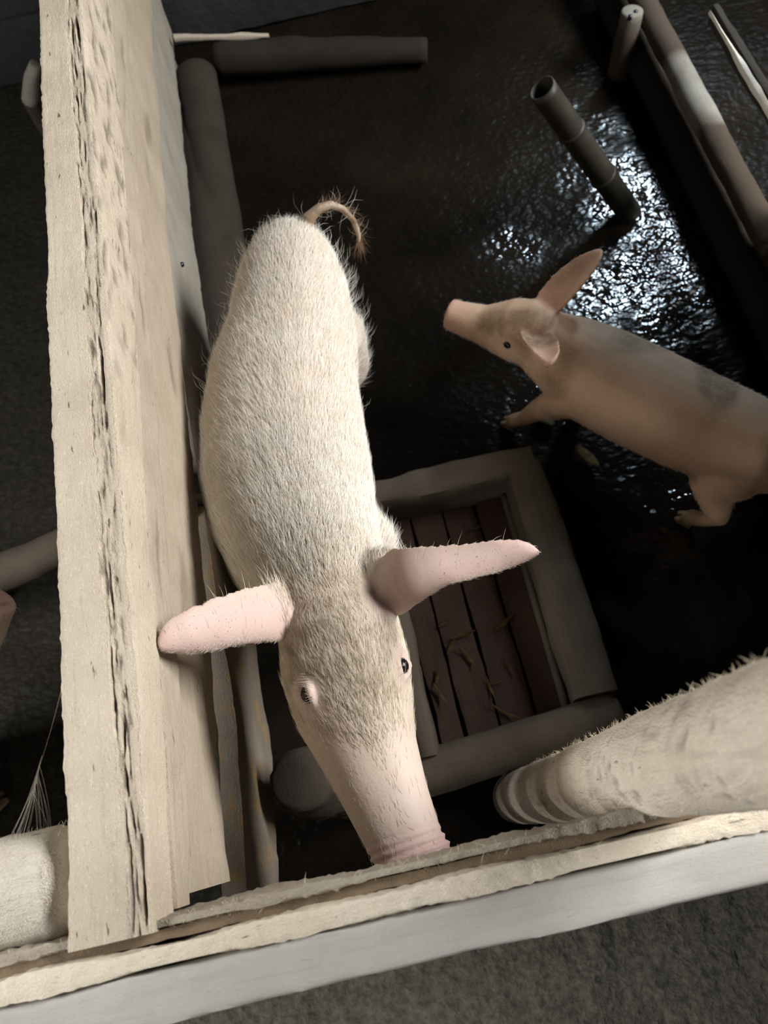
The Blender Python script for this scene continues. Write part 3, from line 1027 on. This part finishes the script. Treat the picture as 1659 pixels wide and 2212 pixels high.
# ears
earLs = [(at(655, 1330, .735), .036), (at(605, 1334, .765), .046), (at(540, 1344, .805), .041), (at(480, 1362, .838), .037), (at(420, 1379, .862), .033), (at(376, 1389, .875), .026), (at(352, 1395, .88), .016), (at(341, 1398, .882), .006)]
earRs = [(at(815, 1272, .735), .036), (at(868, 1262, .762), .048), (at(915, 1247, .79), .038), (at(970, 1230, .81), .029), (at(1025, 1220, .83), .025), (at(1080, 1208, .85), .023), (at(1128, 1197, .86), .017), (at(1155, 1192, .864), .009), (at(1166, 1192, .866), .004)]
wv = Vector((0.05, -0.72, -0.70))
wvb = Vector((0.0, -0.95, -0.30))
def ear_st(lst, sx):
    out = []
    for i_, (c, hw) in enumerate(lst):
        t = min(1.0, i_ / 3.0)
        out.append((c, wvb.lerp(wv, t) + Vector((sx * 0.1, 0, 0)), Vector((-sx * 0.2, -0.25, 1)), hw, 0.55))
    return out
earL = ear(ear_st(earLs, 1), 0.0058)
earR = ear(ear_st(earRs, -1), 0.0058)
tailp = [at(660, 500, .545), at(668, 470, .57), at(690, 450, .58), at(715, 442, .575), at(742, 452, .56), at(764, 476, .54), at(775, 505, .52), at(776, 525, .51)]
tail = limb(tailp, [.016, .014, .011, .009, .008, .007, .006, .004], 10)
legs = []
sh_ = at(624, 1040, .42)
feet = [Vector((-0.205, 0.42, 0)), Vector((-0.085, 0.40, 0)), Vector((-0.115, 0.97, 0)), Vector((-0.02, 0.96, 0))]
for ft, top in ((feet[0], Vector((-0.185, 0.47, .47))), (feet[1], Vector((-0.06, 0.47, .47)))):
    kn = ft.lerp(top, 0.48) + Vector((0, -0.015, 0))
    legs.append(limb([top + Vector((0, .03, .03)), top, top.lerp(kn, .5), kn, kn.lerp(ft, .5), ft + Vector((0, 0.004, .05)), ft + Vector((0, -0.006, .018))],
                     [.05, .072, .058, .040, .028, .028, .026]))
for ft, top in ((feet[2], Vector((-0.115, 0.99, .42))), (feet[3], Vector((-0.034, 0.965, .40)))):
    hock = Vector((ft.x, ft.y + 0.075, 0.18))
    stf = top.lerp(hock, 0.45) + Vector((0, -0.045, 0))
    legs.append(limb([top + Vector((0, 0.01, .05)), top, stf, hock.lerp(stf, .35), hock, hock.lerp(ft, .55), ft + Vector((0, 0.004, .05)), ft + Vector((0, -0.008, .018))],
                     [.055, .080, .072, .050, .034, .026, .027, .026]))
v, f, nr = fuse([torso, head, earL, earR, tail, ball(at(832, 1250, .70), .044), ball(at(640, 1316, .70), .044)] + lids + legs, 0.0032, 12)
# carve eyes, nostrils and snout wrinkles into the skin
vv = v.copy()
for e, sgn in ((eyeL, -1), (eyeR, 1)):
    od = np.array(eye_dir(e, sgn)); tv = np.array(HAX)
    q = v - np.array(e)
    a = q @ tv; b = np.linalg.norm(q - np.outer(a, tv) - np.outer(q @ od, od), axis=1); hgt = q @ od
    mk_ = np.exp(-((a / 0.012) ** 2 + (b / 0.0055) ** 2)) * (np.abs(hgt) < 0.03)
    vv -= np.outer(mk_, od) * 0.009
snc = np.array(hrings[-2][0]); hax = np.array(HAX); hsd = np.array(HSD)
q = v - snc
al = q @ hax
for sg in (-1, 1):
    nsx = (q @ hsd) - sg * 0.018
    nsz = q[:, 2] - 0.002
    g = np.exp(-((nsx / 0.008) ** 2 + (nsz / 0.011) ** 2)) * (al > -0.012)
    vv -= np.outer(g, hax) * 0.022
wr_ = (np.sin((al + 0.03) * 2 * math.pi / 0.0105)) * np.exp(-((al + 0.022) / 0.016) ** 2) * (q[:, 2] > -0.02)
vv += nr * (wr_ * 0.0022)[:, None]
brow = gauss_mask(v, [eyeL + Vector((0, 0.012, 0.012)), eyeR + Vector((0, 0.012, 0.012))], 0.02)
vv += nr * (brow * 0.002)[:, None]
v = vv
EARP = [c for c, _ in earLs[1:]] + [c for c, _ in earRs[1:]]
pink = 0.75 * gauss_mask(v, EARP, 0.055)
pink = np.maximum(pink, 0.95 * np.clip((al + 0.075) / 0.06, 0, 1) * (np.abs(al) < 0.2))
pink = np.maximum(pink, 0.5 * np.clip((al + 0.24) / 0.2, 0, 1) * (al > -0.3) * (al < 0.05) * 0.6)
pink = np.maximum(pink, 0.85 * gauss_mask(v, [eyeL, eyeR, eyeL + HAX * 0.03 + HSD * 0.012, eyeL + HAX * 0.055 + HSD * 0.022], 0.020))
mud_shade = np.clip((0.34 - v[:, 2]) / 0.3, 0, 0.9)
jaw = np.clip((0.655 - v[:, 2]) / 0.06, 0, 1) * (v[:, 1] < 0.42) * (v[:, 0] < 0.0)
mud_shade = np.maximum(mud_shade, 0.35 * jaw)
fl = np.clip((0.50 - v[:, 2]) / 0.14, 0, 1) * np.clip((-0.13 - v[:, 0]) / 0.06, 0, 1)  # shade painted into the skin: left flank browner on its shadow side
mud_shade = np.maximum(mud_shade, 0.3 * fl)
mud_shade = np.maximum(mud_shade, 0.17 * gauss_mask(v, [at(735, 1330, .79), at(760, 1420, .78), at(700, 1200, .72)], 0.07))
mud_shade = np.maximum(mud_shade, 1.0 * gauss_mask(v, tailp[1:], 0.03))
speck = gauss_mask(v, EARP[2:5] + EARP[9:12], 0.035)
body = mk('body', v, f, M_SKIN, PG, True, {'pink': pink, 'mud_shade': mud_shade, 'speck': speck})
for e, sgn in ((eyeL, -1), (eyeR, 1)):
    eye_child(PG, e - eye_dir(e, sgn) * 0.0062, 0.0125, None)
for i, ft in enumerate(feet):
    hoof(PG, ft, (0, -1, 0), 1.0)


def flow1(p, n):
    """Coat lies from the head back to the tail and outward from the spine."""
    out = np.zeros_like(p)
    out[:, 1] = 1.0
    out[:, 2] = -0.35
    out[:, 0] = np.clip((p[:, 0] - (-0.10)) * 4.0, -0.6, 0.6)
    hd = p[:, 1] < 0.31
    out[hd, 0] = np.clip((p[hd, 0] + 0.07) * 2.5, -0.5, 0.5)
    out[hd, 1] = 1.0
    out[hd, 2] = 0.1
    return out


EP = np.array([tuple(c) for c in EARP])
TP = np.array([tuple(c) for c in tailp[1:]])


def w1_(p, n):
    w = np.clip(0.25 + n[:, 2], 0.05, 1.0) * (p[:, 2] > 0.3)
    lat = np.abs(p[:, 0] + 0.10 - (0.21 - p[:, 1]) * 0.2)
    w *= np.where(p[:, 1] < 0.30, np.clip((p[:, 1] - 0.055 - 0.9 * lat) / 0.07, 0.05, 1.0), 1.0)
    de = np.min(np.linalg.norm(p[:, None, :] - EP[None, 1:], axis=2), axis=1)
    w *= np.where(de < 0.058, 0.015, 1.0)
    w *= np.where(np.min(np.linalg.norm(p[:, None, :] - TP[None], axis=2), axis=1) < 0.022, 0.0, 1.0)
    for e_ in (eyeL, eyeR):
        w *= np.where(np.linalg.norm(p - np.array(e_ + HAX * 0.01), axis=1) < 0.030, 0.03, 1.0)
    w *= np.where((p[:, 1] < 0.62) & (p[:, 1] > 0.10), 1.5, 1.0)
    return w


hairs('bristle_coat', v, f, nr, 34000, flow1, lambda p, n: w1_(p, n) * np.clip((p[:, 1] - 0.30) / 0.10, 0, 1), 0.016, 0.050, 0.13, PG, rad=0.00023)
hairs('forehead_hair', v, f, nr, 13000, flow1, lambda p, n: w1_(p, n) * np.clip((0.46 - p[:, 1]) / 0.12, 0, 1), 0.012, 0.030, 0.12, PG, M_TANHAIR, rad=0.00019, seed=6)
hairs('ear_fringe', v, f, nr, 1800, lambda p, n: np.stack([np.sign(p[:, 0] + 0.07), 0 * p[:, 0], 0.2 + 0 * p[:, 0]], 1),
      lambda p, n: (np.min(np.linalg.norm(p[:, None, :] - EP[None, ::2], axis=2), axis=1) < 0.05) * (0.1 + (np.abs(n[:, 2]) < 0.45)),
      0.003, 0.007, 0.3, PG, rad=0.00013, seed=9)
# stiff guard hairs round the rump and along the flanks
hairs('guard_hair', v, f, nr, 620, lambda p, n: np.stack([0.3 * np.sign(p[:, 0] + 0.03), 0.6 + 0 * p[:, 0], 0.2 + 0 * p[:, 0]], 1),
      lambda p, n: ((p[:, 1] > 0.75) & (p[:, 2] > 0.36)) * (0.05 + (n[:, 2] < 0.75)) * np.where(p[:, 1] > 0.98, 2.2, 1.0) * np.where(p[:, 0] > 0.02, 1.3, 0.7),
      0.02, 0.045, 0.9, PG, rad=0.00024, seed=12)
items = []
for i in range(320):
    j = random.randrange(2, len(tailp))
    p = tailp[j] + rv(0.005)
    d = (tailp[j] - tailp[j - 1]).normalized() + rv(0.7)
    items.append((curl(p, d, random.uniform(0.015, 0.045), rv(0.8), 4), 0.00025))
th = strands('tail_hair', items, M_TAILHAIR, PG)
items = []
for e, sgn in ((eyeL, -1), (eyeR, 1)):
    od = eye_dir(e, sgn)
    uv = Vector((0, 0, 1)) * 0.6 - HSD * sgn * 0.8
    for i in range(22):
        p = e + HAX * random.uniform(-0.022, 0.016) + uv * random.uniform(0.014, 0.020) + od * 0.003
        items.append((curl(p, od + HAX * -0.4 + rv(0.4), random.uniform(0.010, 0.020), -uv * 0.6 + rv(0.3), 4), 0.00022))
strands('eyelash', items, M_HAIR, PG)


# ---- smaller pigs, built in their own frame (nose to +x) and set down in the pen
def small_pig(rootobj, origin, heading, S, neck_yaw, head_pitch, mat, foot_off, voxel=0.0048, hair=5000, ZS=1.0, HS=1.0):
    ch, sh2 = math.cos(heading), math.sin(heading)
    def W(p):
        p = Vector(p) * S
        return Vector((origin[0] + p.x * ch - p.y * sh2, origin[1] + p.x * sh2 + p.y * ch, origin[2] + p.z * ZS))
    tb = [(-.46, .42, .03, .04, .06), (-.445, .40, .075, .09, .11), (-.39, .385, .112, .130, .14), (-.30, .375, .130, .145, .15), (-.16, .37, .138, .145, .165),
          (0, .37, .142, .148, .17), (.13, .375, .138, .148, .165), (.22, .39, .120, .140, .145), (.29, .405, .10, .122, .12), (.35, .42, .085, .095, .10)]
    rings = [(W((x, 0, z)), w * S, u * S, d * S) for (x, z, w, u, d) in tb]
    tor = loft(rings, 26, 2.25)
    base = Vector((.30, 0, .425))
    cy, sy = math.cos(neck_yaw), math.sin(neck_yaw)
    cp, sp = math.cos(head_pitch), math.sin(head_pitch)
    def Hh(p):
        x, y, z = p[0] * HS, p[1] * HS * 1.08, p[2] * HS * 1.08
        x2, z2 = x * cp - z * sp, x * sp + z * cp
        return W(base + Vector((x2 * cy - y * sy, x2 * sy + y * cy, z2)))
    hd = [(0, .03, .07, .085, .10), (.06, .03, .086, .092, .11), (.12, .015, .085, .085, .10), (.175, .0, .070, .066, .08), (.225, -.010, .055, .050, .06),
          (.275, -.014, .051, .047, .050), (.315, -.014, .046, .044, .044), (.325, -.014, .046, .046, .045), (.340, -.014, .045, .045, .044), (.344, -.014, .038, .038, .038)]
    hdl = loft([(Hh((x, 0, z)), w * S * HS * 1.12, u * S * HS * 1.1, d * S * HS * 1.1) for (x, z, w, u, d) in hd], 24, 2.15)
    pieces = [tor, hdl]
    eps = []
    for sg in (-1, 1):
        st = []
        for (x, y, z, hw) in ((.03, .055, .085, .045), (.012, .09, .125, .056), (-.012, .13, .165, .056), (-.036, .165, .20, .045), (-.052, .188, .222, .027), (-.06, .20, .232, .007)):
            c = Hh((x, y * sg, z))
            eps.append(c)
            wvv = Hh((1, 0, -.35)) - Hh((0, 0, 0))
            nvv = Hh((-.45, -.45 * sg, .75)) - Hh((0, 0, 0))
            st.append((c, wvv, nvv, hw * S, -0.5))
        pieces.append(ear(st, 0.0085))
    ft4 = []
    for i, (x, y, bx) in enumerate(((.16, .085, 0), (.16, -.085, 0), (-.34, .085, 1), (-.34, -.085, 1))):
        ox, oy = foot_off[i]
        ft = Vector((x + ox, y + oy, 0)); top = Vector((x, y * .85, .33))
        ft4.append(ft)
        if not bx:
            kn = ft.lerp(top, .48) + Vector((.012, 0, 0))
            pts = [top + Vector((-.02, 0, .04)), top, top.lerp(kn, .5), kn, kn.lerp(ft, .5), ft + Vector((-.004, 0, .045)), ft + Vector((.005, 0, .018))]
            rr = [.05, .068, .052, .036, .026, .026, .024]
        else:
            hock = Vector((ft.x - .065, ft.y, .15))
            stf = top.lerp(hock, .45) + Vector((.045, 0, 0))
            pts = [top + Vector((-.01, 0, .05)), top, stf, hock.lerp(stf, .35), hock, hock.lerp(ft, .55), ft + Vector((-.004, 0, .045)), ft + Vector((.006, 0, .018))]
            rr = [.06, .085, .072, .046, .031, .025, .026, .024]
        pieces.append(limb([W(p) for p in pts], [r * S for r in rr]))
    tl = [(-.445, 0, .47), (-.48, .012, .49), (-.505, .03, .475), (-.515, .05, .445), (-.505, .065, .42), (-.49, .055, .40)]
    pieces.append(limb([W(p) for p in tl], [r * S for r in (.016, .013, .012, .011, .010, .008)], 10))
    v, f, nr = fuse(pieces, voxel, 7)
    eys = [Hh((.105, .072 * sg, .055)) for sg in (-1, 1)]
    # nostrils
    sn = np.array(Hh((.344, 0, -.014))); ax = np.array(Hh((1, 0, 0)) - Hh((0, 0, 0))); ax /= np.linalg.norm(ax)
    sd = np.array(Hh((0, 1, 0)) - Hh((0, 0, 0))); sd /= np.linalg.norm(sd)
    up_ = np.cross(ax, sd)
    q = v - sn
    for sg in (-1, 1):
        g = np.exp(-(((q @ sd - sg * .017 * S) / (.008 * S)) ** 2 + ((q @ up_) / (.012 * S)) ** 2)) * (q @ ax > -.02)
        v = v - np.outer(g, ax) * .02
    # ear hollows
    pk = 0.7 * gauss_mask(v, eps, 0.05 * S)
    q = v - sn
    pk = np.maximum(pk, 0.9 * np.clip((q @ ax + .07) / .06, 0, 1) * (np.linalg.norm(q, axis=1) < .12))
    hs = v[:, 2] / S
    patch = np.array([0.5 + 0.5 * noise.noise(Vector(p) * 9.0) for p in v])
    md = np.clip((0.22 - hs) / 0.2, 0, 0.9)
    md = np.maximum(md, 0.75 * np.clip((patch - 0.50) / 0.16, 0, 1) * (hs > 0.2))
    mk('body', v, f, mat, rootobj, True, {'pink': pk, 'mud_shade': md, 'speck': np.zeros(len(v))})
    for e in eys:
        eye_child(rootobj, e, 0.017 * S, None)
    hv = Vector((ch, sh2, 0))
    for ft in ft4:
        hoof(rootobj, W(ft), hv, S)
    if hair:
        dv = np.array((-ch, -sh2, -0.2))
        hairs('bristle_coat', v, f, nr, hair, lambda p, n: np.tile(dv, (len(p), 1)), lambda p, n: (p[:, 2] > 0.15 * S) * 1.0, 0.006, 0.016, 0.3, rootobj, rad=0.0002, seed=21)
    return eys


P2 = root('pig', (0.56, 0.80, 0), 'smaller muddy pink pig standing on the wet floor at right', 'pig')
small_pig(P2, (0.60, 0.745, 0.0), math.radians(135), 0.745, math.radians(8), math.radians(-2), M_SKIN2, ((0.17, 0.03), (0.02, 0.0), (0.03, 0.05), (-0.05, 0.0)), ZS=0.86, HS=0.95)
P3 = root('pig', (-1.1, 0.2, 0), 'pig at the left edge raising its pink snout in the neighbouring pen', 'pig')
small_pig(P3, (-1.145, 0.225, 0.0), math.radians(30), 0.85, math.radians(10), math.radians(25), M_SKIN, ((0, 0), (0, 0), (0, 0), (0, 0)))


# ------------------------------------------------------------------ leaves and scraps
def leaf(name, c, length, width, yaw, tilt, mat, curlv=0.2):
    V, F = [], []
    n = 7
    for i in range(n):
        t = i / (n - 1)
        w = width * math.sin(math.pi * min(1, t * 0.92 + 0.04)) ** 0.8
        z = curlv * length * (t - 0.5) ** 2 * 2
        for (u, dz) in ((-1, 0.25 * w), (0, 0), (1, 0.25 * w)):
            V.append(Vector(((t - 0.5) * length, u * w * 0.5, z + dz)))
    nb = len(V)
    V += [p - Vector((0, 0, 0.0008)) for p in V]
    for i in range(n - 1):
        for q in range(2):
            a = i * 3 + q
            F.append((a, a + 1, a + 4, a + 3))
            F.append((nb + a + 3, nb + a + 4, nb + a + 1, nb + a))
    for i in range(n - 1):
        F.append((i * 3, i * 3 + 3, nb + i * 3 + 3, nb + i * 3))
        F.append((i * 3 + 2, nb + i * 3 + 2, nb + i * 3 + 5, i * 3 + 5))
    R = Matrix.Rotation(yaw, 3, 'Z') @ Matrix.Rotation(tilt, 3, 'X')
    V = [Vector(c) + R @ p for p in V]
    return mk(name, V, F, mat, None, True, None, tuple(c))


tag(leaf('leaf', at(1177, 902, 0.012), 0.060, 0.046, 2.0, 0.1, M_LEAFG), 'rounded dull green leaf on wet floor below the smaller pig\'s belly', 'leaf')
tag(leaf('leaf', at(1266, 988, 0.012), 0.075, 0.03, 2.1, 0.2, M_LEAF), 'brown curled leaf on the wet floor beyond the trough corner', 'leaf')
tag(leaf('leaf', at(1262, 1420, 0.045), 0.05, 0.014, 1.9, 0.2, M_LEAF), 'slim brown leaf beside the trough\'s right side board', 'leaf')
for (x, y, ln, wd, yw) in ((1010, 1420, .055, .016, -1.1), (960, 1345, .05, .018, 0.4), (1090, 1345, .055, .014, 0.5), (1000, 1370, .06, .02, 0.1), (945, 1460, .04, .016, 1.2),
                           (1058, 1485, .05, .010, 1.7), (1090, 1540, .06, .012, -0.7), (1030, 1140, .035, .012, 0.2), (950, 1500, .05, .012, -1.2), (1100, 1440, .06, .010, -1.3),
                           (975, 1395, .05, .012, 0.9), (1075, 1475, .03, .008, 0.1)):
    tag(leaf('leaf', at(x, y, 0.037), ln * random.uniform(0.7, 1.1), wd * random.uniform(0.5, 0.85), yw, random.uniform(-0.3, 0.3), M_LEAF, random.uniform(0.1, 0.5)),
        'small dry yellow-brown leaf scrap lying inside the trough', 'leaf', 'leaf scraps inside the trough')
